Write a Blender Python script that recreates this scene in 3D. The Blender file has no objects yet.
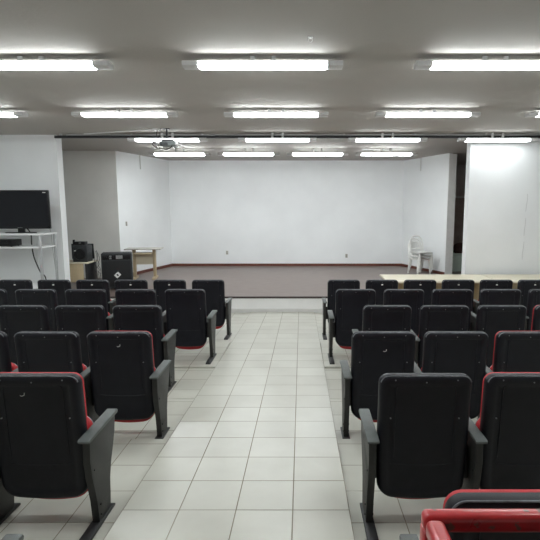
import bpy, bmesh, math, random
from mathutils import Vector, Matrix
random.seed(7)
S = bpy.context.scene
COL = S.collection
PI = math.pi
rad = math.radians

# ---------------------------------------------------------------- materials
MATS = {}
def mat(name, col, rough=0.5, metal=0.0, var=0.0, vscale=8.0, bump=0.0, bscale=60.0, emit=None, spec=0.5, coat=0.0):
    m = bpy.data.materials.new(name); m.use_nodes = True
    nt = m.node_tree; N = nt.nodes; L = nt.links
    b = N['Principled BSDF']
    b.inputs['Base Color'].default_value = (*col, 1)
    b.inputs['Roughness'].default_value = rough
    b.inputs['Metallic'].default_value = metal
    b.inputs['Specular IOR Level'].default_value = spec
    b.inputs['Coat Weight'].default_value = coat
    tc = N.new('ShaderNodeTexCoord')
    if var > 0:
        n = N.new('ShaderNodeTexNoise'); n.inputs['Scale'].default_value = vscale
        n.inputs['Detail'].default_value = 5
        L.new(tc.outputs['Object'], n.inputs['Vector'])
        r = N.new('ShaderNodeValToRGB')
        r.color_ramp.elements[0].position = 0.3; r.color_ramp.elements[1].position = 0.7
        r.color_ramp.elements[0].color = (*[max(0, c*(1-var)) for c in col], 1)
        r.color_ramp.elements[1].color = (*[min(1, c*(1+var)) for c in col], 1)
        L.new(n.outputs['Fac'], r.inputs['Fac']); L.new(r.outputs['Color'], b.inputs['Base Color'])
        mr = N.new('ShaderNodeMapRange'); mr.inputs['To Min'].default_value = max(0, rough-.08)
        mr.inputs['To Max'].default_value = min(1, rough+.08)
        L.new(n.outputs['Fac'], mr.inputs['Value']); L.new(mr.outputs['Result'], b.inputs['Roughness'])
    if bump > 0:
        n2 = N.new('ShaderNodeTexNoise'); n2.inputs['Scale'].default_value = bscale
        L.new(tc.outputs['Object'], n2.inputs['Vector'])
        bp = N.new('ShaderNodeBump'); bp.inputs['Strength'].default_value = bump; bp.inputs['Distance'].default_value = .01
        L.new(n2.outputs['Fac'], bp.inputs['Height']); L.new(bp.outputs['Normal'], b.inputs['Normal'])
    if emit:
        b.inputs['Emission Color'].default_value = (*emit[0], 1)
        b.inputs['Emission Strength'].default_value = emit[1]
    MATS[name] = m
    return m

def tile_mat():
    m = bpy.data.materials.new('floor_tile'); m.use_nodes = True
    nt = m.node_tree; N = nt.nodes; L = nt.links; b = N['Principled BSDF']
    tc = N.new('ShaderNodeTexCoord'); sep = N.new('ShaderNodeSeparateXYZ')
    L.new(tc.outputs['Object'], sep.inputs[0])
    def math_(op, a, v2=None, v3=None):
        n = N.new('ShaderNodeMath'); n.operation = op
        for i, v in enumerate((a, v2, v3)):
            if v is None: continue
            if isinstance(v, (int, float)): n.inputs[i].default_value = v
            else: L.new(v, n.inputs[i])
        return n.outputs[0]
    T = 0.33
    def line(out, off, w):
        u = math_('ADD', out, 1000*T - off)
        f = math_('FRACT', math_('DIVIDE', u, T))
        d = math_('MULTIPLY', math_('MINIMUM', f, math_('SUBTRACT', 1.0, f)), T)   # metres to nearest joint
        n = N.new('ShaderNodeMapRange'); n.inputs['From Min'].default_value = w*0.5; n.inputs['From Max'].default_value = w
        n.inputs['To Min'].default_value = 1; n.inputs['To Max'].default_value = 0
        L.new(d, n.inputs['Value'])
        cell = math_('FLOOR', math_('DIVIDE', u, T))
        return n.outputs[0], cell
    lx, cx = line(sep.outputs['X'], -0.048, .0042)
    ly, cy = line(sep.outputs['Y'], 2.565, .0042)
    g = math_('MAXIMUM', lx, ly)
    comb = N.new('ShaderNodeCombineXYZ'); L.new(cx, comb.inputs[0]); L.new(cy, comb.inputs[1])
    wn = N.new('ShaderNodeTexWhiteNoise'); wn.noise_dimensions = '3D'; L.new(comb.outputs[0], wn.inputs['Vector'])
    no = N.new('ShaderNodeTexNoise'); no.inputs['Scale'].default_value = 3.0; no.inputs['Detail'].default_value = 6
    L.new(tc.outputs['Object'], no.inputs['Vector'])
    ramp = N.new('ShaderNodeValToRGB')
    ramp.color_ramp.elements[0].color = (.45,.44,.385,1); ramp.color_ramp.elements[1].color = (.545,.54,.48,1)
    ramp.color_ramp.elements[0].position = .25; ramp.color_ramp.elements[1].position = .75
    mixf = math_('ADD', math_('MULTIPLY', wn.outputs['Value'], .25), math_('MULTIPLY', no.outputs['Fac'], .75))
    L.new(mixf, ramp.inputs['Fac'])
    n3 = N.new('ShaderNodeTexNoise'); n3.inputs['Scale'].default_value = 1.3; L.new(tc.outputs['Object'], n3.inputs['Vector'])
    gr = N.new('ShaderNodeValToRGB')
    gr.color_ramp.elements[0].color = (.17,.14,.095,1); gr.color_ramp.elements[1].color = (.33,.30,.24,1)
    gr.color_ramp.elements[0].position = .35; gr.color_ramp.elements[1].position = .7
    L.new(n3.outputs['Fac'], gr.inputs['Fac'])
    mx = N.new('ShaderNodeMix'); mx.data_type = 'RGBA'
    L.new(g, mx.inputs[0]); L.new(ramp.outputs['Color'], mx.inputs[6]); L.new(gr.outputs['Color'], mx.inputs[7])
    L.new(mx.outputs[2], b.inputs['Base Color'])
    r = N.new('ShaderNodeMapRange'); r.inputs['To Min'].default_value = .28; r.inputs['To Max'].default_value = .8
    L.new(g, r.inputs['Value']); L.new(r.outputs['Result'], b.inputs['Roughness'])
    bp = N.new('ShaderNodeBump'); bp.invert = True; bp.inputs['Strength'].default_value = .5; bp.inputs['Distance'].default_value = .003
    L.new(g, bp.inputs['Height']); L.new(bp.outputs['Normal'], b.inputs['Normal'])
    b.inputs['Specular IOR Level'].default_value = .45
    MATS['tile'] = m
    return m
tile_mat()

def wood_mat(name, c1, c2, rough, axis_scale=(1, 8, 8), scale=3.0):
    m = bpy.data.materials.new(name); m.use_nodes = True
    nt = m.node_tree; N = nt.nodes; L = nt.links; b = N['Principled BSDF']
    tc = N.new('ShaderNodeTexCoord'); mp = N.new('ShaderNodeMapping'); mp.inputs['Scale'].default_value = axis_scale
    L.new(tc.outputs['Object'], mp.inputs[0])
    n = N.new('ShaderNodeTexNoise'); n.inputs['Scale'].default_value = scale; n.inputs['Detail'].default_value = 8
    L.new(mp.outputs[0], n.inputs['Vector'])
    r = N.new('ShaderNodeValToRGB'); r.color_ramp.elements[0].color = (*c1, 1); r.color_ramp.elements[1].color = (*c2, 1)
    r.color_ramp.elements[0].position = .3; r.color_ramp.elements[1].position = .7
    L.new(n.outputs['Fac'], r.inputs[0]); L.new(r.outputs[0], b.inputs['Base Color'])
    b.inputs['Roughness'].default_value = rough
    MATS[name] = m
    return m

mat('wall_paint', (.84,.86,.865), .75, var=.035, vscale=1.1, bump=.12, bscale=40)
mat('wall_grey', (.84,.84,.80), .8, var=.04, vscale=1.5, bump=.1)
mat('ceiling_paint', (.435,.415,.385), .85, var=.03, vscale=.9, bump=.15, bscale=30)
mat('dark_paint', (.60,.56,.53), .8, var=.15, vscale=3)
mat('stage_riser', (.80,.80,.79), .6, var=.03, vscale=3)
mat('grey_base', (.62,.62,.60), .5, var=.05, vscale=4)
wood_mat('stage_floor', (.145,.108,.094), (.20,.155,.136), .34, (1.2, 5, 1), 3.5)
mat('brown_base', (.13,.04,.025), .45, var=.2, vscale=6)
mat('stage_edge', (.045,.03,.03), .45)
mat('shell', (.0078,.0085,.0125), .42, var=.25, vscale=9, bump=.15, bscale=350, spec=.28)
mat('shell_worn', (.19,.20,.22), .5, var=.4, vscale=30)
mat('red_fabric', (.50,.014,.022), .65, var=.15, vscale=40, bump=.3, bscale=500)
mat('grey_plastic', (.30,.32,.33), .5, var=.1, vscale=20)
mat('steel_black', (.018,.0185,.0165), .48, var=.25, vscale=25, bump=.12, bscale=220)
mat('arm_plastic', (.095,.108,.103), .5, var=.15, vscale=14, bump=.2, bscale=300)
mat('foot_black', (.012,.012,.012), .5, var=.2, vscale=20)
mat('screw', (.25,.26,.27), .35, metal=.8)
mat('sticker', (.75,.75,.73), .6)
mat('white_metal', (.74,.74,.73), .4, var=.03, vscale=6)
mat('fixture_grey', (.62,.62,.62), .4, metal=.0, var=.05, vscale=8)
mat('tube_glow', (1,1,1), .5, emit=((.93,.985,1.0), 13.5))
mat('edge_tube_glow', (1,1,1), .5, emit=((.93,.985,1.0), 6.5))
mat('stage_tube_glow', (1,1,1), .5, emit=((.93,.985,1.0), 24))
mat('black_metal', (.02,.02,.022), .4, var=.2, vscale=10)
mat('screen', (.008,.009,.012), .3, spec=.25)
mat('bezel', (.009,.009,.010), .3, spec=.3, var=.1, vscale=10)
mat('chrome_paint', (.50,.51,.52), .35, metal=.5, var=.06, vscale=15)
mat('shelf_white', (.72,.73,.73), .4, var=.04, vscale=10)
wood_mat('beige_laminate', (.68,.62,.47), (.76,.70,.56), .4, (1, 6, 6), 2.0)
wood_mat('tan_wood', (.50,.40,.25), (.60,.49,.32), .45, (6, 6, 1), 2.5)
mat('top_grey', (.46,.44,.40), .4, var=.05, vscale=8)
mat('amp_vinyl', (.02,.023,.026), .6, bump=.5, bscale=400, var=.2, vscale=30)
mat('amp_grille', (.012,.013,.014), .75, bump=.6, bscale=500)
mat('amp_panel', (.26,.27,.27), .4, metal=.4, var=.3, vscale=60)
mat('cable', (.02,.02,.02), .5)
mat('cable_grey', (.35,.35,.34), .5)
mat('white_plastic', (.80,.80,.77), .35, var=.03, vscale=12)
mat('outlet', (.42,.40,.34), .5)
mat('red_paint', (.50,.022,.026), .3, var=.18, vscale=14, coat=.25)
mat('rust', (.10,.05,.035), .8, var=.3, vscale=30)
mat('dark_cloth', (.03,.028,.03), .8, var=.2, vscale=15)
mat('pale_green', (.66,.78,.70), .6, var=.06, vscale=10)
mat('brown_cloth', (.07,.035,.03), .85, var=.2, vscale=15, bump=.4, bscale=80)
mat('green', (.05,.22,.05), .6)
mat('door_brown', (.34,.27,.24), .5, var=.15, vscale=6)
mat('frame_grey', (.66,.66,.64), .7, var=.05)
mat('lens_glass', (.02,.02,.04), .08)
mat('proj_body', (.22,.25,.25), .4, var=.08, vscale=12)
mat('crack', (.55,.56,.56), .8)

# red paint with worn patches
def worn_red():
    m = MATS['red_paint']; nt = m.node_tree; N = nt.nodes; L = nt.links; b = N['Principled BSDF']
    tc = N.new('ShaderNodeTexCoord'); n = N.new('ShaderNodeTexNoise'); n.inputs['Scale'].default_value = 22; n.inputs['Detail'].default_value = 6
    L.new(tc.outputs['Object'], n.inputs['Vector'])
    r = N.new('ShaderNodeValToRGB'); r.color_ramp.elements[0].position = .63; r.color_ramp.elements[1].position = .66
    L.new(n.outputs['Fac'], r.inputs[0])
    src = b.inputs['Base Color'].links[0].from_socket
    mx = N.new('ShaderNodeMix'); mx.data_type = 'RGBA'
    L.new(r.outputs[0], mx.inputs[0]); L.new(src, mx.inputs[6]); mx.inputs[7].default_value = (.16,.07,.05,1)
    L.new(mx.outputs[2], b.inputs['Base Color'])
worn_red()

# ---------------------------------------------------------------- mesh helpers
def V(*a): return Vector(a)
def add_box(bm, x0, x1, y0, y1, z0, z1, bev=0.0, mi=0, seg=2, M=None):
    vs = [bm.verts.new(p) for p in ((x0,y0,z0),(x1,y0,z0),(x1,y1,z0),(x0,y1,z0),(x0,y0,z1),(x1,y0,z1),(x1,y1,z1),(x0,y1,z1))]
    fs = [bm.faces.new([vs[i] for i in f]) for f in ((0,3,2,1),(4,5,6,7),(0,1,5,4),(1,2,6,5),(2,3,7,6),(3,0,4,7))]
    for f in fs: f.material_index = mi
    if bev > 0:
        es = list({e for f in fs for e in f.edges})
        r = bmesh.ops.bevel(bm, geom=es, offset=bev, segments=seg, profile=.5, affect='EDGES', clamp_overlap=True)
        vs = list({v for f in r['faces'] for v in f.verts} | {v for v in vs if v.is_valid})
        for f in {f for v in vs for f in v.link_faces}: f.material_index = mi
    if M is not None: bmesh.ops.transform(bm, matrix=M, verts=[v for v in vs if v.is_valid])
    return vs

def add_cyl(bm, p0, p1, r, r2=None, n=14, mi=0, cap=True):
    p0, p1 = Vector(p0), Vector(p1); r2 = r if r2 is None else r2
    d = (p1-p0).normalized(); a = d.orthogonal().normalized(); b = d.cross(a)
    R = []
    for p, q in ((p0, r), (p1, r2)):
        R.append([bm.verts.new(p + q*(math.cos(2*PI*i/n)*a + math.sin(2*PI*i/n)*b)) for i in range(n)])
    for i in range(n):
        j = (i+1) % n
        f = bm.faces.new((R[0][i], R[0][j], R[1][j], R[1][i])); f.material_index = mi
    if cap:
        bm.faces.new(R[0][::-1]).material_index = mi; bm.faces.new(R[1]).material_index = mi

def add_tube(bm, pts, r, n=8, mi=0, closed=False):
    pts = [Vector(p) for p in pts]; rings = []; prev = None
    m = len(pts)
    for i, p in enumerate(pts):
        if closed: d = (pts[(i+1) % m]-pts[i-1]).normalized()
        else: d = (pts[min(i+1, m-1)]-pts[max(i-1, 0)]).normalized()
        if prev is None: a = d.orthogonal().normalized()
        else: a = (prev - prev.dot(d)*d).normalized()
        prev = a; b = d.cross(a)
        rings.append([bm.verts.new(p + r*(math.cos(2*PI*k/n)*a + math.sin(2*PI*k/n)*b)) for k in range(n)])
    rng = range(m if closed else m-1)
    for i in rng:
        A, B = rings[i], rings[(i+1) % m]
        for k in range(n):
            f = bm.faces.new((A[k], A[(k+1) % n], B[(k+1) % n], B[k])); f.material_index = mi
    if not closed:
        bm.faces.new(rings[0][::-1]).material_index = mi; bm.faces.new(rings[-1]).material_index = mi

def add_prism(bm, poly, axis, a0, a1, bev=0.0, mi=0):
    """poly: 2D points; axis 'x': poly=(y,z); 'y': poly=(x,z); 'z': poly=(x,y)"""
    def P(p, a):
        return {'x': (a, p[0], p[1]), 'y': (p[0], a, p[1]), 'z': (p[0], p[1], a)}[axis]
    A = [bm.verts.new(P(p, a0)) for p in poly]; B = [bm.verts.new(P(p, a1)) for p in poly]
    n = len(poly); fs = [bm.faces.new(A), bm.faces.new(B[::-1])]
    for i in range(n):
        j = (i+1) % n
        fs.append(bm.faces.new((A[j], A[i], B[i], B[j])))
    for f in fs: f.material_index = mi
    if bev > 0:
        es = list({e for f in fs[:2] for e in f.edges})
        bmesh.ops.bevel(bm, geom=es, offset=bev, segments=2, profile=.5, affect='EDGES', clamp_overlap=True)

def smooth_path(pts, sub=6):
    P = [Vector(p) for p in pts]; out = []
    for i in range(len(P)-1):
        p0 = P[max(i-1, 0)]; p1 = P[i]; p2 = P[i+1]; p3 = P[min(i+2, len(P)-1)]
        for k in range(sub):
            t = k/sub
            out.append(.5*((2*p1)+(-p0+p2)*t+(2*p0-5*p1+4*p2-p3)*t*t+(-p0+3*p1-3*p2+p3)*t**3))
    out.append(P[-1])
    return out

def obj(name, bm, mats, parent=None, angle=35, loc=None):
    me = bpy.data.meshes.new(name)
    bmesh.ops.recalc_face_normals(bm, faces=bm.faces)
    bm.to_mesh(me); bm.free()
    for m in ([mats] if isinstance(mats, str) else mats): me.materials.append(MATS[m])
    me.polygons.foreach_set('use_smooth', [True]*len(me.polygons))
    me.set_sharp_from_angle(angle=rad(angle))
    o = bpy.data.objects.new(name, me); COL.objects.link(o)
    if parent is not None: o.parent = parent
    if loc: o.location = loc
    return o
def pieces(name, bm, mats, parent, angle=35):
    """one object per separate island"""
    seen = set(); out = []
    bm.verts.ensure_lookup_table()
    for v0 in list(bm.verts):
        if v0 in seen: continue
        st = [v0]; isl = []; seen.add(v0)
        while st:
            v = st.pop(); isl.append(v)
            for e in v.link_edges:
                w_ = e.other_vert(v)
                if w_ not in seen: seen.add(w_); st.append(w_)
        nb = B(); mp = {v: nb.verts.new(v.co) for v in isl}
        for f in {f for v in isl for f in v.link_faces}: nb.faces.new([mp[v] for v in f.verts])
        out.append(obj(name, nb, mats, parent, angle))
    bm.free()
    return out
def tag(o, label, cat, group=None, kind=None):
    o['label'] = label; o['category'] = cat
    if group: o['group'] = group
    if kind: o['kind'] = kind
    return o
def thing(name, label, cat, loc=(0,0,0), rotz=0, group=None, rotx=0):
    o = bpy.data.objects.new(name, None); COL.objects.link(o); o.empty_display_size = .1
    o.location = loc; o.rotation_euler = (rotx, 0, rotz)
    return tag(o, label, cat, group)
def struct(name, bm, mats, label=None):
    o = obj(name, bm, mats); o['kind'] = 'structure'
    if label: o['label'] = label
    return o
def copy_tree(o, parent=None):
    c = o.copy(); COL.objects.link(c)
    if parent is not None: c.parent = parent
    for ch in list(o.children): copy_tree(ch, c)
    return c
def B(): return bmesh.new()

# ---------------------------------------------------------------- levels
CAMZ = 2.16
SL = 0.058                                   # aisle ramp slope
YS = 9.72                                    # stage front
def ramp(y): return SL*(YS - y)
CEIL = 3.575
STAGE = 0.32
XL, XR, YB = -7.2, 6.9, -3.5

# rows: (name words, Y, floor offset over the ramp, right aisle centre, left aisle centre, pitch, nR, nL)
ROWS = [
 dict(y=7.40, off=-.020, r=.675, l=-1.465, p=.601, pl=.607, nr=6, nl=6),
 dict(y=5.95, off=.000, r=.692, l=-1.468, p=.612, pl=.630, nr=5, nl=5),
 dict(y=4.91, off=-.052, r=.906, l=-1.72, p=.602, nr=4, nl=3),
 dict(y=3.72, off=-.088, r=.663, l=-1.458, p=.581, nr=3, nl=3),
 dict(y=2.535, off=-.082, r=.688, l=-1.475, p=.588, nr=2, nl=2),
 dict(y=1.29, off=-.09, r=.690, l=-1.35, p=.588, nr=1, nl=1),
]
AX0, AX1 = -1.038, .282                       # aisle edges
# ---------------------------------------------------------------- floor (aisle ramp and stepped seating platforms)
bm = B()
def slab(x0, x1, ya, za, yb, zb):
    v = [bm.verts.new(p) for p in ((x0,ya,za),(x1,ya,za),(x1,yb,zb),(x0,yb,zb),(x0,ya,-.5),(x1,ya,-.5),(x1,yb,-.5),(x0,yb,-.5))]
    for f in ((0,1,2,3),(4,7,6,5),(0,4,5,1),(1,5,6,2),(2,6,7,3),(3,7,4,0)): bm.faces.new([v[i] for i in f])
slab(AX0, AX1, YB, ramp(YB), YS+.3, ramp(YS+.3))
edges = [YS+.3, 6.85, 5.62, 4.62, 3.64, 2.42-.02, YB]
HS = SL*.5
PLAT = []
for i, r in enumerate(ROWS):
    if i == 5: yb_, ya_ = 2.22, YB
    else: yb_ = edges[i]; ya_ = edges[i+1]
    if i == 4: ya_ = 2.22
    zc = ramp(r['y']) + r['off']
    s = SL if i in (0, 5) else HS
    z = lambda y, zc=zc, s=s, yc=r['y']: zc - s*(y-yc)
    PLAT.append((z, s))
    for x0, x1 in ((XL, AX0-.004), (AX1+.004, XR)):
        slab(x0, x1, ya_, z(ya_), yb_, z(yb_))
struct('floor', bm, 'tile', 'off-white ceramic tiled floor of the aisle and the low seating steps')

# ---------------------------------------------------------------- stage
OX0, OX1 = -4.84, 3.36                        # proscenium opening
bm = B()
add_box(bm, XL, XR, 9.90, 17.0, -.3, STAGE-.02)
add_box(bm, OX0, OX1, YS, 9.90, -.3, STAGE-.02)
struct('stage_base', bm, 'stage_riser', 'low white stage front')
bm = B()
add_box(bm, XL, XR, 9.90, 17.0, STAGE-.02, STAGE)
add_box(bm, OX0, OX1, YS+.03, 9.90, STAGE-.02, STAGE)
struct('floor_stage', bm, 'stage_floor', 'reddish brown stage floor')
bm = B(); add_box(bm, OX0, OX1, YS-.015, YS+.03, STAGE-.035, STAGE+.002, .004)
struct('trim_1', bm, 'stage_edge', 'dark stage edge strip')
bm = B(); add_box(bm, OX0, OX1, YS-.012, YS, -.02, .07, .002)
struct('baseboard_stage', bm, 'grey_base', 'grey tile skirting at the foot of the stage')
# ---------------------------------------------------------------- walls
bm = B(); add_box(bm, XL, OX0, 9.68, 9.90, -.4, CEIL); struct('wall_left_front', bm, 'wall_paint', 'white wall behind the television')
bm = B(); add_box(bm, OX1, XR, 9.68, 9.90, -.4, CEIL)
struct('wall_right_front', bm, 'wall_paint', 'white wall to the right of the stage')
bm = B()
cr = [(4.54+.008*math.sin(i*1.7)-.03*i/13, 9.679, 2.42-.12*i) for i in range(12)]
for i in range(11):
    if i in (3, 7): continue
    add_tube(bm, [cr[i], cr[i+1]], .0035, 5)
struct('wall_crack', bm, 'crack', 'thin vertical hairline crack in the white wall')
def wall_seg(name, p0, p1, th, m, z0=STAGE, label=None):
    """vertical wall whose visible face runs p0->p1; thickness away (to +normal)"""
    p0 = Vector((*p0, 0)); p1 = Vector((*p1, 0)); d = (p1-p0).normalized(); n = Vector((-d.y, d.x, 0))*th
    bm = B(); add_prism(bm, [tuple(q.xy) for q in (p0, p1, p1+n, p0+n)], 'z', z0, CEIL)
    return struct(name, bm, m, label)
BL, BR = (-4.06, 14.93), (3.165, 14.93)
WL, WR = (-4.70, 12.37), (3.92, 12.90)
wall_seg('wall_back', BL, BR, .2, 'wall_paint', label='white back wall of the stage')
wall_seg('wall_stage_left', WL, BL, .12, 'wall_paint', label='white angled wall on the left of the stage')
wall_seg('wall_stage_right', BR, WR, .12, 'wall_paint', label='white angled wall on the right of the stage')
bm = B(); add_box(bm, XL, WL[0], 12.37, 12.52, STAGE, CEIL); struct('wall_grey_left', bm, 'wall_grey', 'grey wall in the corner left of the stage')
bm = B(); add_box(bm, 3.925, 4.12, 12.88, 13.0, STAGE, CEIL-.02); struct('trim_2', bm, 'frame_grey', 'grey end face of the angled stage wall')
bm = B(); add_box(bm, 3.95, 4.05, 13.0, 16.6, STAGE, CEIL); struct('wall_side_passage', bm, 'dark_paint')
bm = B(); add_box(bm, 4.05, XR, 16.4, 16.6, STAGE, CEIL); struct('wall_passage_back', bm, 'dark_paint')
bm = B(); add_box(bm, XL-.15, XL, YB, 17, -.5, CEIL); struct('wall_left', bm, 'wall_paint')
bm = B(); add_box(bm, XR, XR+.15, YB, 9.9, -.5, CEIL); struct('wall_right', bm, 'wall_paint')
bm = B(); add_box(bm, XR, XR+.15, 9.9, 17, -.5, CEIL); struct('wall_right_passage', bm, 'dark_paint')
bm = B(); add_box(bm, XL-.15, XR+.15, YB-.15, YB, -.5, CEIL); struct('wall_rear', bm, 'wall_paint')
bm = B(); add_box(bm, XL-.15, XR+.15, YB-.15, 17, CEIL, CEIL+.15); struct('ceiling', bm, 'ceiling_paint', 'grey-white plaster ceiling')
# baseboards on the stage
def base_seg(name, p0, p1):
    p0 = Vector((*p0, 0)); p1 = Vector((*p1, 0)); d = (p1-p0).normalized(); n = Vector((d.y, -d.x, 0))*.015
    bm = B(); add_prism(bm, [tuple(q.xy) for q in (p0+n, p1+n, p1, p0)], 'z', STAGE, STAGE+.075)
    struct(name, bm, 'brown_base', 'dark reddish skirting board')
base_seg('baseboard_back', BL, BR); base_seg('baseboard_left', WL, BL); base_seg('baseboard_right', BR, WR)
# passage door
bm = B(); add_box(bm, 4.65, 5.55, 15.6, 15.66, STAGE, 2.45, .004)
d = struct('door_1', bm, 'door_brown', 'dark brown door in the passage')
bm = B(); add_box(bm, 4.58, 4.65, 15.58, 15.68, STAGE, 2.52, .003); add_box(bm, 4.65, 5.62, 15.58, 15.68, 2.45, 2.52, .003)
obj('door_frame', bm, 'frame_grey', d)

# ---------------------------------------------------------------- auditorium chairs
LEAN = 0.10
def outline(z0, z1, hw, rt, rb, ins=0.0, bow=.02, n=7):
    """rounded outline, counter clockwise seen from behind; bottom edge bowed"""
    z0 += ins; z1 -= ins; hw -= ins; rt = max(rt-ins, .008); rb = max(rb-ins, .008); P = []
    hb = hw - .006
    for k in range(n): a = PI/2*k/(n-1); P.append((hw-rt+rt*math.cos(a), z1-rt+rt*math.sin(a)))
    for k in range(n): a = PI/2+PI/2*k/(n-1); P.append((-hw+rt+rt*math.cos(a), z1-rt+rt*math.sin(a)))
    for k in range(1, 5): P.append((-hw, z1-rt-(z1-rt-z0-rb)*k/5))
    for k in range(n): a = PI+PI/2*k/(n-1); P.append((-hb+rb+rb*math.cos(a), z0+rb+rb*math.sin(a)))
    for k in range(1, 8):
        t = k/8; x = (-hb+rb)*(1-t)+(hb-rb)*t; P.append((x, z0))
    for k in range(n): a = 1.5*PI+PI/2*k/(n-1); P.append((hb-rb+rb*math.cos(a), z0+rb+rb*math.sin(a)))
    for k in range(1, 5): P.append((hw, z0+rb+(z1-rt-z0-rb)*k/5))
    zt = z0 + .16
    return [(x, z - (bow*(1-(x/hw)**2)*max(0, (zt-z)/.16))) for x, z in P]
def loft(bm, rings, cap0=True, cap1=True, mi=None):
    R = [[bm.verts.new(p) for p in r] for r in rings]; n = len(R[0])
    for k in range(len(R)-1):
        for i in range(n):
            j = (i+1) % n
            f = bm.faces.new((R[k][i], R[k][j], R[k+1][j], R[k+1][i]))
            if mi: f.material_index = mi[k]
    for flag, r, m in ((cap0, R[0], 0), (cap1, R[-1], len(R)-2)):
        if flag:
            c = sum((v.co for v in r), Vector())/n; cv = bm.verts.new(c)
            for i in range(n):
                f = bm.faces.new((r[i], r[(i+1) % n], cv))
                if mi: f.material_index = mi[m]
def back_y(z): return -(z-.55)*LEAN          # recline
ZB, ZT, HW = .168, .91, .255
def shell_mesh(side=1):
    bm = B(); rings = []
    for ins, y in ((.0, .030), (-.001, .008), (.004, -.010), (.013, -.020), (.026, -.024), (.050, -.024), (.056, -.020), (.075, -.018)):
        rings.append([(x, y+back_y(z), z) for x, z in outline(ZB, ZT, HW, .052, .085, ins, bow=.022)])
    loft(bm, rings, mi=[0,0,0,0,0,0,0])
    # raised ribs: inverted U and the lower cross line
    def yy(z, o=.0185): return -o+back_y(z)
    u = [(-.165, .42), (-.165, .825), (-.160, .845), (-.14, .855), (.14, .855), (.160, .845), (.165, .825), (.165, .42)]
    add_tube(bm, [(x, yy(z), z) for x, z in u], .0035, 6)
    lo = [(-.18+.36*i/10, yy(.375-.012*(1-(2*i/10-1)**2)), .38-.012*(1-(2*i/10-1)**2)) for i in range(11)]
    add_tube(bm, lo, .0032, 6)
    return bm
def worn_mesh():
    """light worn rim along the top edge"""
    bm = B()
    o = outline(ZB, ZT, HW, .052, .085, .0045)
    pts = [(x, -.0125+back_y(z), z) for x, z in o[1:13]]
    add_tube(bm, pts, .0035, 6)
    return bm
def make_chair(side, red=False, both=False):
    """side=-1: standard on the chair's left; +1: on its right"""
    t = thing('auditorium_chair', 'x', 'chair', group='black auditorium chairs in rows')
    bk = obj('backrest', shell_mesh(), 'shell', t, 50)
    w = obj('worn_rim', worn_mesh(), 'shell_worn', bk); w['label'] = 'grey worn edge of the back shell'
    bm = B()
    for x, z in ((-.17, .885), (0, .872), (.17, .885), (-.19, .66), (.19, .66)):
        add_cyl(bm, (x, -.0245+back_y(z), z), (x, -.014+back_y(z), z), .0045, n=8)
    pieces('screw', bm, 'screw', bk)
    # padded cushion
    bm = B(); rings = []; e = .002 if red else .016
    for ins, y in ((e+.003, .026), (e, .034), (e, .050), (e+.02, .068), (e+.05, .076)):
        rings.append([(x, y+back_y(z), z) for x, z in outline(ZB+.03, ZT, HW, .055, .09, ins)])
    loft(bm, rings)
    c = obj('back_cushion', bm, 'red_fabric', t, 60); c['label'] = 'red padded backrest front'
    # tipped-up seat: grey pan toward the stage, red cushion toward the back
    bm = B(); rings = []
    for ins, y in ((.04, .100), (.012, .106), (.0, .130), (.0, .155), (.006, .165)):
        rings.append([(x, y+.05*(z-.15), z) for x, z in outline(.118, .60, .232, .10, .10, ins, bow=.03)])
    loft(bm, rings)
    st = obj('seat', bm, 'red_fabric', t, 60); st['label'] = 'red cushion of the tipped-up seat'
    bm = B(); rings = []
    for ins, y in ((.004, .1655), (.004, .175), (.02, .190), (.06, .196)):
        rings.append([(x, y+.05*(z-.15), z) for x, z in outline(.130, .595, .232, .10, .10, ins, bow=.025)])
    loft(bm, rings)
    obj('seat_pan', bm, 'grey_plastic', st, 50)
    # hinge arms (grey quarter plates at the seat sides)
    bm = B()
    for s in (-1, 1):
        add_prism(bm, [(.07, .34), (.20, .34), (.20, .44), (.17, .495), (.12, .51), (.07, .48)], 'x', s*.236, s*.250, .002)
    pieces('hinge_plate', bm, 'grey_plastic', st)
    sides = (-1, 1) if both else (side,)
    return t
def make_standard(t, x, leg=True):
    bm = B()
    prof = [(-.080, .555), (-.078, .42), (-.064, .32), (-.038, .24), (-.012, .16), (0, .02), (.165, .02), (.168, .10), (.168, .20), (.195, .29), (.235, .38), (.268, .46), (.285, .565)]
    add_prism(bm, prof, 'x', x-.020, x+.020, .004)
    s = obj('standard', bm, 'steel_black', t, 30)
    bm = B()
    for sx in (-1, 1):
        for y, z in ((.012, .12), (.012, .06), (-.05, .36)): add_cyl(bm, (x+sx*.018, y+.012, z), (x+sx*.026, y+.012, z), .006, n=8)
    pieces('bolt', bm, 'foot_black', s)
    bm = B()
    a = [(-.105, .545), (.295, .560), (.300, .572), (.292, .584), (-.100, .567), (-.110, .557)]
    add_prism(bm, a, 'x', x-.033, x+.033, .005)
    obj('armrest', bm, 'arm_plastic', t, 40)
    bm = B(); add_prism(bm, [(-.24, 0), (.21, 0), (.21, .012), (.18, .022), (-.21, .022), (-.24, .012)], 'x', x-.030, x+.030, .002)
    obj('foot', bm, 'foot_black', t)
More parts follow.
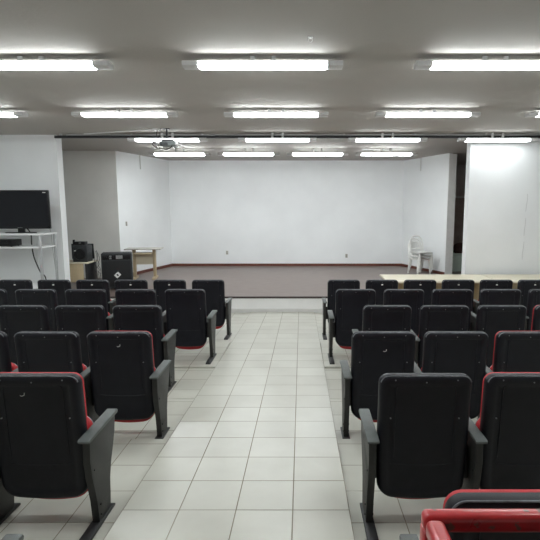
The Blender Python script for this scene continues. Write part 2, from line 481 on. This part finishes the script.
    # bracket between the standard and the backrest
PROTO = {}
def chair_proto(side, red, p):
    k = (side, red, p)
    if k not in PROTO:
        t = make_chair(side, red); make_standard(t, side*p/2)
        # the bracket carrying the backrest on the standards
        bm = B()
        for s in (-1, 1): add_box(bm, min(s*.24, s*(p/2-.021)), max(s*.24, s*(p/2-.021)), .035, .070, .27, .47, .003)
        pieces('bracket', bm, 'foot_black', t)
        PROTO[k] = [t, False]
    return PROTO[k]
ROWN = ['front row by the stage', 'second row from the stage', 'third row from the stage', 'fourth row from the stage', 'fifth row from the stage', 'nearest row']
COLN = ['aisle seat', 'second from the aisle', 'third from the aisle', 'fourth from the aisle', 'fifth from the aisle', 'sixth from the aisle']
REDSET = {('L', 4, 0), ('L', 3, 0), ('R', 4, 1), ('R', 3, 2), ('R', 2, 3), ('R', 5, 0)}
MARK = {('L', 3, 0): (.0, .80, 1), ('L', 4, 0): (-.06, .80, 2), ('R', 3, 0): (.01, .76, 1)}
CH = {}
for i, r in enumerate(ROWS):
    zf, s = PLAT[i]
    for sd, n, x0, dx in (('R', r['nr'], r['r'], r['p']), ('L', r['nl'], r['l'], -r.get('pl', r['p']))):
        for k in range(n):
            red = (sd, i, k) in REDSET
            pr = chair_proto(-1 if sd == 'R' else 1, red, abs(dx))
            if not pr[1]: t = pr[0]; pr[1] = True
            else: t = copy_tree(pr[0])
            # individual back with sticker are added after copying, so remember
            t.location = (x0+dx*k, r['y'], zf(r['y'])+.0005)
            t.rotation_euler = (-math.atan(s), 0, 0)
            CH[(sd, i, k)] = t
            blk = 'right' if sd == 'R' else 'left'
            look = 'red-edged black auditorium chair' if red else 'black auditorium chair'
            if i == 5 and sd == 'R': look = 'red-topped black chair behind the red bar'
            if i == 5 and sd == 'L': look = 'black chair showing only its armrest'
            if i == 0 and k > 0: look = 'black chair with white tag'
            if (sd, i, k) in MARK: look = look.replace('black auditorium chair', 'scuffed black chair')
            t['label'] = f'{look}, {COLN[k]}, {blk} block, {ROWN[i]}'
            assert len(t['label'].split()) <= 16, t['label']
for key, t in CH.items():
    bk = [c for c in t.children if c.name.startswith('backrest')][0]
    sd, i, k = key
    if i == 0 and k > 0:
        bm = B(); z = .832; add_box(bm, -.014, .014, -.0215+back_y(z), -.0155+back_y(z), z-.010, z+.010, .001)
        m = obj('seat_number_tag', bm, 'sticker', bk); m['label'] = 'small white tag'
    if key in MARK:
        x, z, nn = MARK[key]; bm = B()
        pts = [(x-.014, z-.006), (x-.004, z-.010), (x+.010, z-.004), (x+.012, z+.010)]
        add_tube(bm, [(a, -.0185+back_y(b), b) for a, b in pts], 0.0025 if nn == 1 else .0015, 6)
        m = obj('paint_mark', bm, 'sticker', bk); m['label'] = 'small white scuff mark'

# ---------------------------------------------------------------- ceiling lights
LZ = 3.475
def make_light():
    t = thing('ceiling_light', 'x', 'ceiling light', group='fluorescent ceiling lights')
    bm = B()
    prof = [(-.071, .034), (-.071, .040), (-.04, .052), (.04, .052), (.071, .040), (.071, .034)]
    add_prism(bm, prof, 'x', -.755, .755, .003)
    obj('housing', bm, 'white_metal', t)
    for s in (-1, 1):
        bm = B()
        add_prism(bm, [(-.072, .0), (-.072, .0335), (.072, .0335), (.072, .0), (.050, -.010), (-.050, -.010)], 'x', min(s*.607, s*.755), max(s*.607, s*.755), .004)
        e = obj('end_cover', bm, 'fixture_grey', t); e['label'] = 'grey unlit end of the fixture'
    bm = B()
    add_prism(bm, [(-.068, .0), (-.070, .0335), (.070, .0335), (.068, .0), (.045, -.010), (-.045, -.010)], 'x', -.603, .603, .004)
    obj('diffuser', bm, 'tube_glow', t)
    for s in (-1, 1):
        bm = B()
        add_box(bm, s*.10-.02, s*.10+.02, -.015, .015, .0525, CEIL-LZ, .002)
        obj('bracket', bm, 'white_metal', t)
    return t
lightA = make_light(); first = True
STAGE_TUBE = [c for c in lightA.children if c.name.startswith('diffuser')][0].data.copy()
HANG = []
_b = B(); _b.from_mesh([c for c in lightA.children if c.name.startswith('housing')][0].data)
add_box(_b, -.62, .62, .0712, .0740, -.014, .040, .0005)      # unseen rear skirt added to keep this row's light off the wall
LIGHT_SHIELD = bpy.data.meshes.new('housing_light_shield'); _b.to_mesh(LIGHT_SHIELD); _b.free(); LIGHT_SHIELD.materials.append(MATS['white_metal'])
for c in [c for c in lightA.children if c.name.startswith('bracket')]:
    md = c.data.copy(); HANG.append(md)
    for v in md.vertices:
        if v.co.z > .08: v.co.z += .053
STAGE_TUBE.materials[0] = MATS['stage_tube_glow']
EDGE_TUBE = STAGE_TUBE.copy(); EDGE_TUBE.materials[0] = MATS['edge_tube_glow']
LROW = [(4.74, [-1, 0, 1], 2.2, -.36, 'nearest row of lights'), (7.18, [-2, -1, 0, 1, 2], 2.2, -.36, 'second row of lights'),
        (9.42, [-1, 0, 1, 2], 2.115, -.452, 'third row, above the stage edge'), (11.95, [-1, 0, 1, 2], 1.685, -1.28, 'farthest row, over the stage')]
LROW += [(2.30, [-2, -1, 0, 1, 2], 2.2, -.36, 'unseen row added over the nearest chairs, above the frame')]  # out-of-view row added to brighten the hall
LROW[0] = (4.74, [-2, -1, 0, 1, 2], 2.2, -.36, 'nearest row of lights')  # outermost two are unseen, added to even out the hall light
PW = {-2: 'far left', -1: 'left', 0: 'centre', 1: 'right', 2: 'far right'}
P5 = {-2: 'leftmost', -1: 'second from left', 0: 'middle', 1: 'second from right', 2: 'rightmost'}
P4 = {-1: 'leftmost', 0: 'second from left', 1: 'third from left', 2: 'rightmost'}
P3 = {-2: 'added unseen outside the frame at left', -1: 'cut by the left edge', 0: 'middle', 1: 'cut by the right edge', 2: 'added unseen outside the frame at right'}
PW4 = [P3, P5, P4, P4, P5, P5]
for ri, (y, ks, sp, x0, words) in enumerate(LROW):
    for k in ks:
        t = lightA if first else copy_tree(lightA); first = False
        t.location = (x0+sp*k, y, LZ)
        if ri in (2, 3):
            t.location.z = 3.422
            for c in t.children:
                if c.name.startswith('bracket'): c.data = HANG[0] if c.data.vertices[0].co.x < 0 else HANG[1]
        if ri == 2:
            for c in t.children:
                if c.name.startswith('housing'): c.data = LIGHT_SHIELD
                if c.name.startswith('diffuser'): c.data = EDGE_TUBE
        if ri == 3:
            dd = [c for c in t.children if c.name.startswith('diffuser')][0]; dd.data = STAGE_TUBE
        t['label'] = f'lit fluorescent fixture, {PW4[ri][k]} in the {words}'

# rail across the stage opening
t = thing('curtain_rail', 'thin black rail on the ceiling across the stage opening', 'rail', (0, 9.56, CEIL))
bm = B(); add_box(bm, -4.80, 6.6, -.025, .025, -.085, -.035, .003); obj('track', bm, 'black_metal', t)
bm = B()
for k in range(9): add_box(bm, -4.7+k*1.38, -4.66+k*1.38, -.02, .02, -.036, 0, .002)
pieces('clip', bm, 'white_metal', t)
bm = B(); add_cyl(bm, (-4.6, .06, -.02), (6.5, .06, -.02), .016, n=8); obj('conduit', bm, 'white_metal', t)
# conduit on the ceiling going to the projector
bm = B(); add_tube(bm, [(-4.20, 9.50, CEIL-.012), (-2.62, 8.95, CEIL-.012)], .012, 8); add_box(bm, -2.69, -2.60, 8.89, 9.0, CEIL-.03, CEIL, .004)
tag(obj('ceiling_conduit', bm, 'white_metal'), 'thin white conduit on the ceiling leading left from the projector', 'conduit')

# projector
px_, py_ = -2.42, 8.95
t = thing('projector', 'grey projector hanging from the ceiling on a black bracket', 'projector', (px_, py_, CEIL))
bm = B(); add_cyl(bm, (-.03, 0, -.17), (-.03, 0, 0), .016); add_cyl(bm, (-.03, 0, -.012), (-.03, 0, 0), .06, n=20); obj('mount_pole', bm, 'black_metal', t)
bm = B(); add_box(bm, -.13, .09, -.10, .10, -.215, -.20, .003)
for a, b2 in (((-.13, -.10), (-.24, -.14)), ((.09, .10), (.17, .12)), ((-.13, .10), (-.20, .13)), ((.09, -.10), (.16, -.14))):
    add_tube(bm, [(a[0], a[1], -.208), (b2[0], b2[1], -.215), (b2[0], b2[1], -.245)], .009, 6)
obj('mount_plate', bm, 'black_metal', t)
bm = B(); add_box(bm, -.13, .15, -.12, .13, -.325, -.24, .018, seg=3)
bd = obj('body', bm, 'proj_body', t)
bm = B(); add_cyl(bm, (.07, .125, -.29), (.07, .165, -.29), .04, n=20); obj('lens', bm, 'lens_glass', bd)
bm = B()
for k in range(7): add_box(bm, -.13+k*.022, -.118+k*.022, -.1325, -.128, -.315, -.265)
pieces('vent', bm, 'black_metal', bd)
bm = B(); add_box(bm, .15, .24, -.09, .09, -.30, -.285, .003, M=None); add_prism(bm, [(.15, -.285), (.27, -.345), (.27, -.355), (.15, -.30)], 'y', -.10, -.04, .002)
obj('cable_cover', bm, 'white_metal', t)
bm = B()
add_tube(bm, smooth_path([(-.14, -.11, -.20), (-.26, -.12, -.27), (-.20, -.13, -.34), (-.05, -.13, -.385), (.06, -.13, -.36), (.10, -.13, -.30)]), .007, 6)
add_tube(bm, smooth_path([(-.20, 0, 0), (-.21, -.02, -.12), (-.16, -.05, -.22), (-.27, -.08, -.25), (-.15, -.12, -.31)]), .007, 6)
add_tube(bm, smooth_path([(-.14, 0, 0), (-.15, -.02, -.13), (-.10, -.05, -.22), (0, -.14, -.27)]), .006, 6)
obj('cable', bm, 'cable', t)
# ceiling bits
bm = B(); add_cyl(bm, (0, 0, 0), (0, 0, -.010), .020, n=18); add_tube(bm, [(.016*math.cos(a)+0, 0, -.026+.018*math.sin(a)) for a in [i*2*PI/12 for i in range(12)]], .003, 6, closed=True)
o = tag(obj('ceiling_hook', bm, 'white_metal', loc=(.080, 4.22, CEIL)), 'small white ring hook on the bare ceiling near the centre light', 'hook')
bm = B(); add_cyl(bm, (0, 0, 0), (0, 0, -.02), .055, n=24); add_cyl(bm, (0, 0, -.02), (0, 0, -.035), .045, .035, n=24)
tag(obj('smoke_detector', bm, 'white_metal', loc=(-5.55, 8.75, CEIL)), 'small round white detector on the ceiling at the left edge', 'detector')
for nm, x, y, lab in (('left', -4.42, 13.40, 'short white conduit high on the left angled stage wall'), ('right', 3.455, 14.05, 'short white conduit high on the right angled stage wall')):
    bm = B(); add_box(bm, -.012, .012, -.03, 0, -.38, 0, .003)
    o = tag(obj('wall_conduit', bm, 'grey_base', loc=(x, y, CEIL-.005)), lab, 'conduit')

# ---------------------------------------------------------------- outlets
def outlet(x, y, z, rotz, lab):
    t = thing('wall_outlet', lab, 'outlet', (x, y, z), rotz)
    bm = B(); add_box(bm, -.035, .035, -.008, 0, -.058, .058, .003); obj('plate', bm, 'outlet', t)
    bm = B()
    for dz in (-.025, .025): add_box(bm, -.014, .014, -.0105, -.0079, dz-.014, dz+.014, .001)
    pieces('socket', bm, 'grey_plastic', t)
outlet(-2.32, 14.928, .74, 0, 'small beige wall outlet on the left half of the stage back wall')
outlet(1.43, 14.928, .64, 0, 'small beige wall outlet on the right half of the stage back wall')
da = math.atan2(BL[1]-WL[1], BL[0]-WL[0])
u = .12; outlet(WL[0]+u*(BL[0]-WL[0])+.002, WL[1]+u*(BL[1]-WL[1])-.001, 1.72, da, 'small grey wall switch plate on the left angled wall')

# ---------------------------------------------------------------- television, rack, player
fz = PLAT[0][0](9.1)
RX, RY = -5.26, 9.10
t = thing('tv_rack', 'grey metal rack under the television beside the white wall', 'rack', (RX, RY, fz))
RXL = -.95
TT = 1.655
for sx in (-1, 1):
    for sy in (-1, 1):
        lx = .42 if sx > 0 else RXL+.04
        bm = B(); add_box(bm, lx-.022, lx+.022, sy*.27-.018, sy*.27+.018, 0, TT-.03, .003)
        obj('leg', bm, 'chrome_paint', t)
for z, h in ((TT-.03, .03), (1.38, .025), (.62, .025)):
    bm = B(); add_box(bm, RXL, .46, -.30, .30, z, z+h, .004) if z > 1.5 else add_box(bm, RXL+.02, .44, -.288, .288, z, z+h, .004)
    obj('shelf', bm, 'shelf_white', t)
tvz = fz+TT
t = thing('television', 'large black flat television on the metal rack', 'television', (RX-.07, RY, tvz))
bm = B(); add_prism(bm, [(-.24, -.10), (.24, -.10), (.30, 0), (.24, .10), (-.24, .10), (-.30, 0)], 'z', 0, .014, .003); obj('stand_base', bm, 'bezel', t)
bm = B(); add_box(bm, -.06, .06, .0, .05, .012, .10, .004); obj('stand_neck', bm, 'bezel', t)
bm = B(); add_box(bm, -.575, .575, -.025, .03, .080, .805, .012, seg=3); add_box(bm, -.40, .40, .03, .07, .15, .60, .02)
bd = obj('cabinet', bm, 'bezel', t)
bm = B(); add_box(bm, -.545, .545, -.0275, -.024, .125, .778); obj('screen', bm, 'screen', bd)
bm = B(); add_box(bm, -.05, .05, -.0265, -.024, .096, .104); obj('logo', bm, 'amp_panel', bd)
bm = B(); add_box(bm, .47, .53, -.029, -.0274, .752, .768, .001); obj('energy_sticker', bm, 'sticker', bd)
# box on the lower shelf
z1 = fz+1.405
t = thing('media_player', 'black set-top player on the lower shelf of the television rack', 'player', (RX-.40, RY, z1))
bm = B(); add_box(bm, -.24, .24, -.18, .16, .01, .13, .012, seg=3)
for a in (-.2, .2): add_cyl(bm, (a, -.12, 0), (a, -.12, .012), .015); add_cyl(bm, (a, .1, 0), (a, .1, .012), .015)
obj('body', bm, 'bezel', t)
bm = B(); add_box(bm, -.20, .05, -.182, -.178, .07, .10); add_cyl(bm, (.15, -.18, .08), (.15, -.19, .08), .02); obj('front_panel', bm, 'screen', t)
bm = B(); add_tube(bm, smooth_path([(RX-.10, RY+.09, tvz+.2), (RX-.09, RY+.345, tvz-.02), (RX-.08, RY+.345, z1), (RX-.05, RY+.34, z1-.25), (RX+.06, RY+.335, z1-.55), (RX+.16, RY+.335, .72), (RX+.14, RY+.34, .08)]), .012, 6)
tag(obj('power_cable', bm, 'cable'), 'black cable hanging behind the television rack', 'cable')
bm = B(); add_tube(bm, smooth_path([(RX+.3, RY+.12, tvz+.12), (RX+.32, RY+.32, tvz+.05), (RX+.335, RY+.335, z1-.1), (RX+.36, RY+.34, .9), (RX+.37, RY+.34, .1)]), .005, 6)
tag(obj('antenna_cable', bm, 'cable_grey'), 'thin grey cable hanging from the right end of the television', 'cable')

# ---------------------------------------------------------------- desk with speakers (left stage corner)
t = thing('small_desk', 'small light wood desk against the edge of the left wall', 'desk', (-5.0, 10.45, STAGE))
bm = B(); add_box(bm, -.35, .42, -.28, .28, .63, .655, .004); obj('desk_top', bm, 'beige_laminate', t)
bm = B(); add_box(bm, -.33, .30, -.24, -.22, .22, .63, .002); obj('modesty_panel', bm, 'tan_wood', t)
for s in (-.33, .345):
    bm = B(); add_box(bm, s, s+.04, -.25, .25, 0, .63, .003); obj('leg', bm, 'black_metal' if s > 0 else 'tan_wood', t)
dz = STAGE+.655
t = thing('speaker', 'black round-fronted speaker on the small desk', 'speaker', (-4.80, 10.40, dz))
bm = B(); add_box(bm, -.15, .17, -.12, .16, 0, .37, .02, seg=3); cb = obj('cabinet', bm, 'amp_vinyl', t)
bm = B(); add_cyl(bm, (.01, -.12, .17), (.01, -.14, .17), .125, .115, n=32); add_cyl(bm, (.01, -.139, .17), (.01, -.146, .17), .04, .03, n=20); obj('driver', bm, 'bezel', t)
bm = B(); add_box(bm, -.10, -.06, -.142, -.136, .24, .255); obj('badge', bm, 'sticker', t)
t = thing('computer_monitor', 'black panel standing behind the speaker on the small desk', 'monitor', (-4.93, 10.67, dz))
bm = B(); add_box(bm, -.22, .27, 0, .035, .03, .37, .006); obj('panel', bm, 'bezel', t)
bm = B(); add_box(bm, -.05, .15, -.07, .10, 0, .012, .003); add_box(bm, .03, .07, .035, .055, .01, .2, .003); obj('stand', bm, 'bezel', t)
t = thing('small_radio', 'small black box lying on top of the speaker', 'radio', (-4.83, 10.42, dz+.37))
bm = B(); add_box(bm, -.11, .13, -.07, .08, 0, .07, .008); add_box(bm, -.14, -.10, -.05, -.01, 0, .11, .005); obj('body', bm, 'bezel', t)
bm = B(); add_box(bm, 0, .05, -.072, -.068, .03, .05); obj('display', bm, 'amp_panel', t)
bm = B()
random.seed(3)
for k in range(4):
    x = -4.55+random.uniform(-.04, .05); y = 10.45+random.uniform(-.05, .1)
    pts = [(x, y, dz+.25-.05*k*.3)]
    for j in range(1, 8): pts.append((x+random.uniform(-.04, .07)*(.5+j/8), y+random.uniform(-.04, .05), (dz+.25)*(1-j/8)+(STAGE+.03)*j/8))
    add_tube(bm, smooth_path(pts, 4), .0045, 5)
tag(obj('cable_bundle', bm, 'cable'), 'tangle of black cables hanging at the right side of the small desk', 'cable', kind='stuff')

# ---------------------------------------------------------------- amplifier
t = thing('amplifier', 'large black amplifier cabinet with white diamond badge on the stage', 'amplifier', (-4.17, 10.75, STAGE), rad(17))
bm = B(); add_box(bm, -.32, .32, -.17, .20, .03, .82, .02, seg=3)
for a in (-.28, .28):
    for b2 in (-.12, .15): add_cyl(bm, (a, b2, 0), (a, b2, .04), .025)
cb = obj('cabinet', bm, 'amp_vinyl', t)
bm = B(); add_box(bm, -.29, .29, -.178, -.168, .07, .65, .004); obj('grille', bm, 'amp_grille', t)
bm = B(); add_box(bm, -.29, .29, -.177, -.168, .675, .785, .003); cp = obj('control_panel', bm, 'bezel', t)
bm = B()
for k in range(6): add_cyl(bm, (-.24+.035*k, -.177, .73), (-.24+.035*k, -.19, .73), .011, n=12)
pieces('knob', bm, 'bezel', cp)
bm = B(); add_box(bm, -.01, .13, -.179, -.176, .69, .77); obj('front_plate', bm, 'amp_panel', cp)
bm = B(); add_box(bm, -.15, -.10, -.180, -.176, .69, .77); obj('side_plate', bm, 'amp_panel', cp)
# diamond badge with a slanted slot
bm = B(); c = (.01, .33); q = .075
lo_ = [(c[0]-q, c[1]-.005), (c[0]-.01, c[1]-q), (c[0]+.015, c[1]-q*.55), (c[0]-q*.35, c[1]+.005), (c[0]-.005, c[1]+.03), (c[0]-.015, c[1]+.055)]
add_prism(bm, lo_, 'y', -.182, -.1775)
add_prism(bm, [(2*c[0]-x, 2*c[1]-z) for x, z in lo_], 'y', -.182, -.1775)
obj('badge', bm, 'sticker', t)

# ---------------------------------------------------------------- small table on stage
t = thing('side_table', 'small wooden table with hanging shelf on the left of the stage', 'table', (-4.04, 12.25, STAGE), rad(8))
bm = B(); add_box(bm, -.45, .45, -.25, .25, .765, .79, .005); obj('table_top', bm, 'top_grey', t)
bm = B(); add_box(bm, -.21, .21, -.30, .10, .66, .678, .004); obj('keyboard_shelf', bm, 'tan_wood', t)
bm = B(); add_box(bm, -.215, .215, .00, .02, .37, .66, .003); obj('panel', bm, 'beige_laminate', t)
for s in (-1, 1):
    bm = B(); add_box(bm, s*.25-.035, s*.25+.035, -.06, .06, .05, .765, .006); lg = obj('leg', bm, 'tan_wood', t)
    bm = B(); add_prism(bm, [(-.27, 0), (.27, 0), (.27, .03), (.20, .06), (-.20, .06), (-.27, .03)], 'x', s*.25-.04, s*.25+.04, .004); obj('foot', bm, 'tan_wood', lg)

# ---------------------------------------------------------------- long tables before the stage (right)
def long_table(x0, x1, lab, white_leg=False):
    zf = PLAT[0][0](9.05); t = thing('long_table', lab, 'table', ((x0+x1)/2, 9.06, zf), 0, 'long beige tables')
    t.rotation_euler = (0, 0, 0)
    hw = (x1-x0)/2
    bm = B(); add_box(bm, -hw, hw, -.48, .43, .765, .80, .004); obj('table_top', bm, 'beige_laminate', t)
    for s in (-1, 1):
        bm = B(); add_box(bm, s*(hw-.2)-.035, s*(hw-.2)+.035, -.33, .33, .0, .765, .004)
        obj('leg', bm, 'white_plastic' if (white_leg and s < 0) else 'tan_wood', t)
    bm = B(); add_box(bm, -hw+.235, hw-.235, .18, .20, .35, .765, .002); obj('modesty_panel', bm, 'tan_wood', t)
long_table(1.58, 3.60, 'long beige table behind the front right chairs, left one by the aisle')
long_table(3.615, 5.60, 'long beige table at the right edge, continuing the first one', True)

# ---------------------------------------------------------------- white plastic chairs, stacked
def plastic_chair():
    t = thing('plastic_chair', 'x', 'chair', group='stacked white plastic chairs')
    # local: faces -Y ; seat
    bm = B(); rings = []
    def sq(hw, y0, y1, z, dz=0):
        P = []; r = .06
        for cx, cy, a0 in ((hw-r, y1-r, 0), (-hw+r, y1-r, PI/2), (-hw+r, y0+r, PI), (hw-r, y0+r, 1.5*PI)):
            for k in range(5): a = a0+PI/2*k/4; P.append((cx+r*math.cos(a), cy+r*math.sin(a), z))
        return P
    rings = [sq(.21, -.22, .20, .405), sq(.225, -.235, .21, .425), sq(.225, -.235, .21, .445), sq(.20, -.21, .19, .448), sq(.17, -.18, .16, .436)]
    loft(bm, rings)
    obj('seat', bm, 'white_plastic', t, 50)
    for sx in (-1, 1):
        for sy, yb in ((-1, -.20), (1, .17)):
            bm = B(); x = sx*.185
            A = [(x-.022, yb-.022), (x+.022, yb-.022), (x+.022, yb+.022), (x-.022, yb+.022)]
            ox, oy = sx*.02, sy*.04
            r1 = [(a, b2, .425) for a, b2 in A]; r0 = [(x+ox+(a-x)*.75, yb+oy+(b2-yb)*.75, 0) for a, b2 in A]
            loft(bm, [r0, r1]); obj('leg', bm, 'white_plastic', t, 30)
    # backrest: hoop plus slats
    def bp(x, z): return (x, .19+(z-.44)*.22 + .03*(1-(x/.21)**2), z)
    bm = B()
    hoop = [(-.205, .43), (-.205, .55), (-.20, .66), (-.185, .76), (-.14, .83), (-.07, .86), (0, .865), (.07, .86), (.14, .83), (.185, .76), (.20, .66), (.205, .55), (.205, .43)]
    add_tube(bm, [bp(x, z) for x, z in smooth2(hoop)], .016, 8)
    add_tube(bm, [bp(x, .52) for x in (-.2, -.1, 0, .1, .2)], .014, 8)
    bk = obj('backrest', bm, 'white_plastic', t, 50)
    bm = B()
    for k in range(4):
        x = -.105+.07*k; z1_ = .855-.9*x*x*2
        add_tube(bm, [bp(x, .52), bp(x*1.05, .68), bp(x*1.1, z1_-.02)], .0095, 6)
    pieces('slat', bm, 'white_plastic', bk, 50)
    return t
def smooth2(p): return [(v.x, v.z) for v in smooth_path([(a, 0, b2) for a, b2 in p], 3)]
pc = plastic_chair()
names = ['bottom white plastic chair of the stack beside the right stage wall', 'middle white plastic chair of the stack beside the right stage wall', 'top white plastic chair of the stack beside the right stage wall']
for k in range(3):
    t = pc if k == 0 else copy_tree(pc)
    a = rad(22)
    t.location = (3.275+.025*k, 13.15-.012*k, STAGE+.085*k)
    t.rotation_euler = (0, 0, a)
    t['label'] = names[k]

# ---------------------------------------------------------------- things in the passage
t = thing('storage_crate', 'pale green box on the floor of the dark passage', 'box', (4.52, 13.75, STAGE))
bm = B(); add_box(bm, -.22, .30, -.2, .3, 0, .50, .02, seg=3); obj('body', bm, 'pale_green', t)
bm = B(); add_box(bm, -.235, .315, -.215, .315, .47, .52, .01); obj('lid', bm, 'pale_green', t)
bm = B(); bmesh.ops.create_uvsphere(bm, u_segments=24, v_segments=14, radius=1)
for v in bm.verts:
    v.co.x *= .23*(1+.06*math.sin(5*v.co.y+3*v.co.z)); v.co.y *= .20; v.co.z = max(v.co.z, -.6)*.19+.114
tag(obj('brown_bag', bm, 'brown_cloth', loc=(4.62, 13.78, STAGE+.52), angle=180), 'dark brown cloth bag on the pale green box', 'bag')
bm = B(); add_cyl(bm, (0, 0, 0), (0, 0, .13), .035, .03, n=16); add_cyl(bm, (0, 0, .13), (0, 0, .17), .03, .012, n=16)
tag(obj('green_bottle', bm, 'green', loc=(4.36, 13.70, STAGE+.52)), 'small green bottle on the pale green box', 'bottle')

# ---------------------------------------------------------------- red frame in the foreground
gz = PLAT[5][0](.8)
t = thing('metal_frame', 'red painted metal frame with worn paint in the bottom right corner', 'frame', (0, 0, gz))
zt = 1.0-.0
FX0, FX1, FY0, FY1 = .314, 1.35, .45, 1.06
R_ = .0225
zb = CAMZ-.748-gz
def bar(p0, p1, parent=None):
    bm = B(); p0, p1 = Vector(p0), Vector(p1)
    d = p1-p0; L_ = d.length; q = d.to_track_quat('X', 'Z')
    M = Matrix.Translation(p0) @ q.to_matrix().to_4x4()
    add_box(bm, 0, L_, -R_, R_, -R_, R_, .015, seg=4, M=M); return bm
obj('top_rail', bar((FX0-R_, FY1, zb), (FX1, FY1, zb)), 'red_paint', t)
obj('side_rail', bar((FX0, FY0, zb), (FX0, FY1-R_, zb)), 'red_paint', t)
obj('side_rail', bar((FX1, FY0, zb), (FX1, FY1-R_, zb)), 'red_paint', t)
obj('top_rail', bar((FX0-R_, FY0, zb), (FX1, FY0, zb)), 'red_paint', t)
for x in (FX0, FX1):
    for y in (FY0, FY1):
        bm = B(); add_box(bm, x-R_, x+R_, y-R_, y+R_, 0.0, zb-R_+.004, .006); obj('post', bm, 'red_paint', t)
bm = B(); add_box(bm, FX0+R_, FX1-R_, FY0+R_, FY1-R_, zb-.10, zb-.06, .004); p = obj('tray', bm, 'dark_cloth', t); p['label'] = 'dark panel inside the red frame'

# ---------------------------------------------------------------- world, camera, render look
w = bpy.data.worlds.new('w'); S.world = w; w.use_nodes = True
w.node_tree.nodes['Background'].inputs[0].default_value = (.8, .85, .9, 1)
w.node_tree.nodes['Background'].inputs[1].default_value = 0.05
cd = bpy.data.cameras.new('cam'); cam = bpy.data.objects.new('camera', cd); COL.objects.link(cam)
cam.location = (0, 0, CAMZ); cam.rotation_euler = (rad(90-7.52), 0, 0)
cd.sensor_width = 36; cd.sensor_fit = 'HORIZONTAL'; cd.lens = 36*477/540; cd.shift_x = -31/540
cd.clip_start = .02; cd.clip_end = 60
S.camera = cam
S.view_settings.view_transform = 'Standard'; S.view_settings.look = 'None'
S.view_settings.exposure = 1.36; S.view_settings.gamma = 1; S.view_settings.use_curve_mapping = False
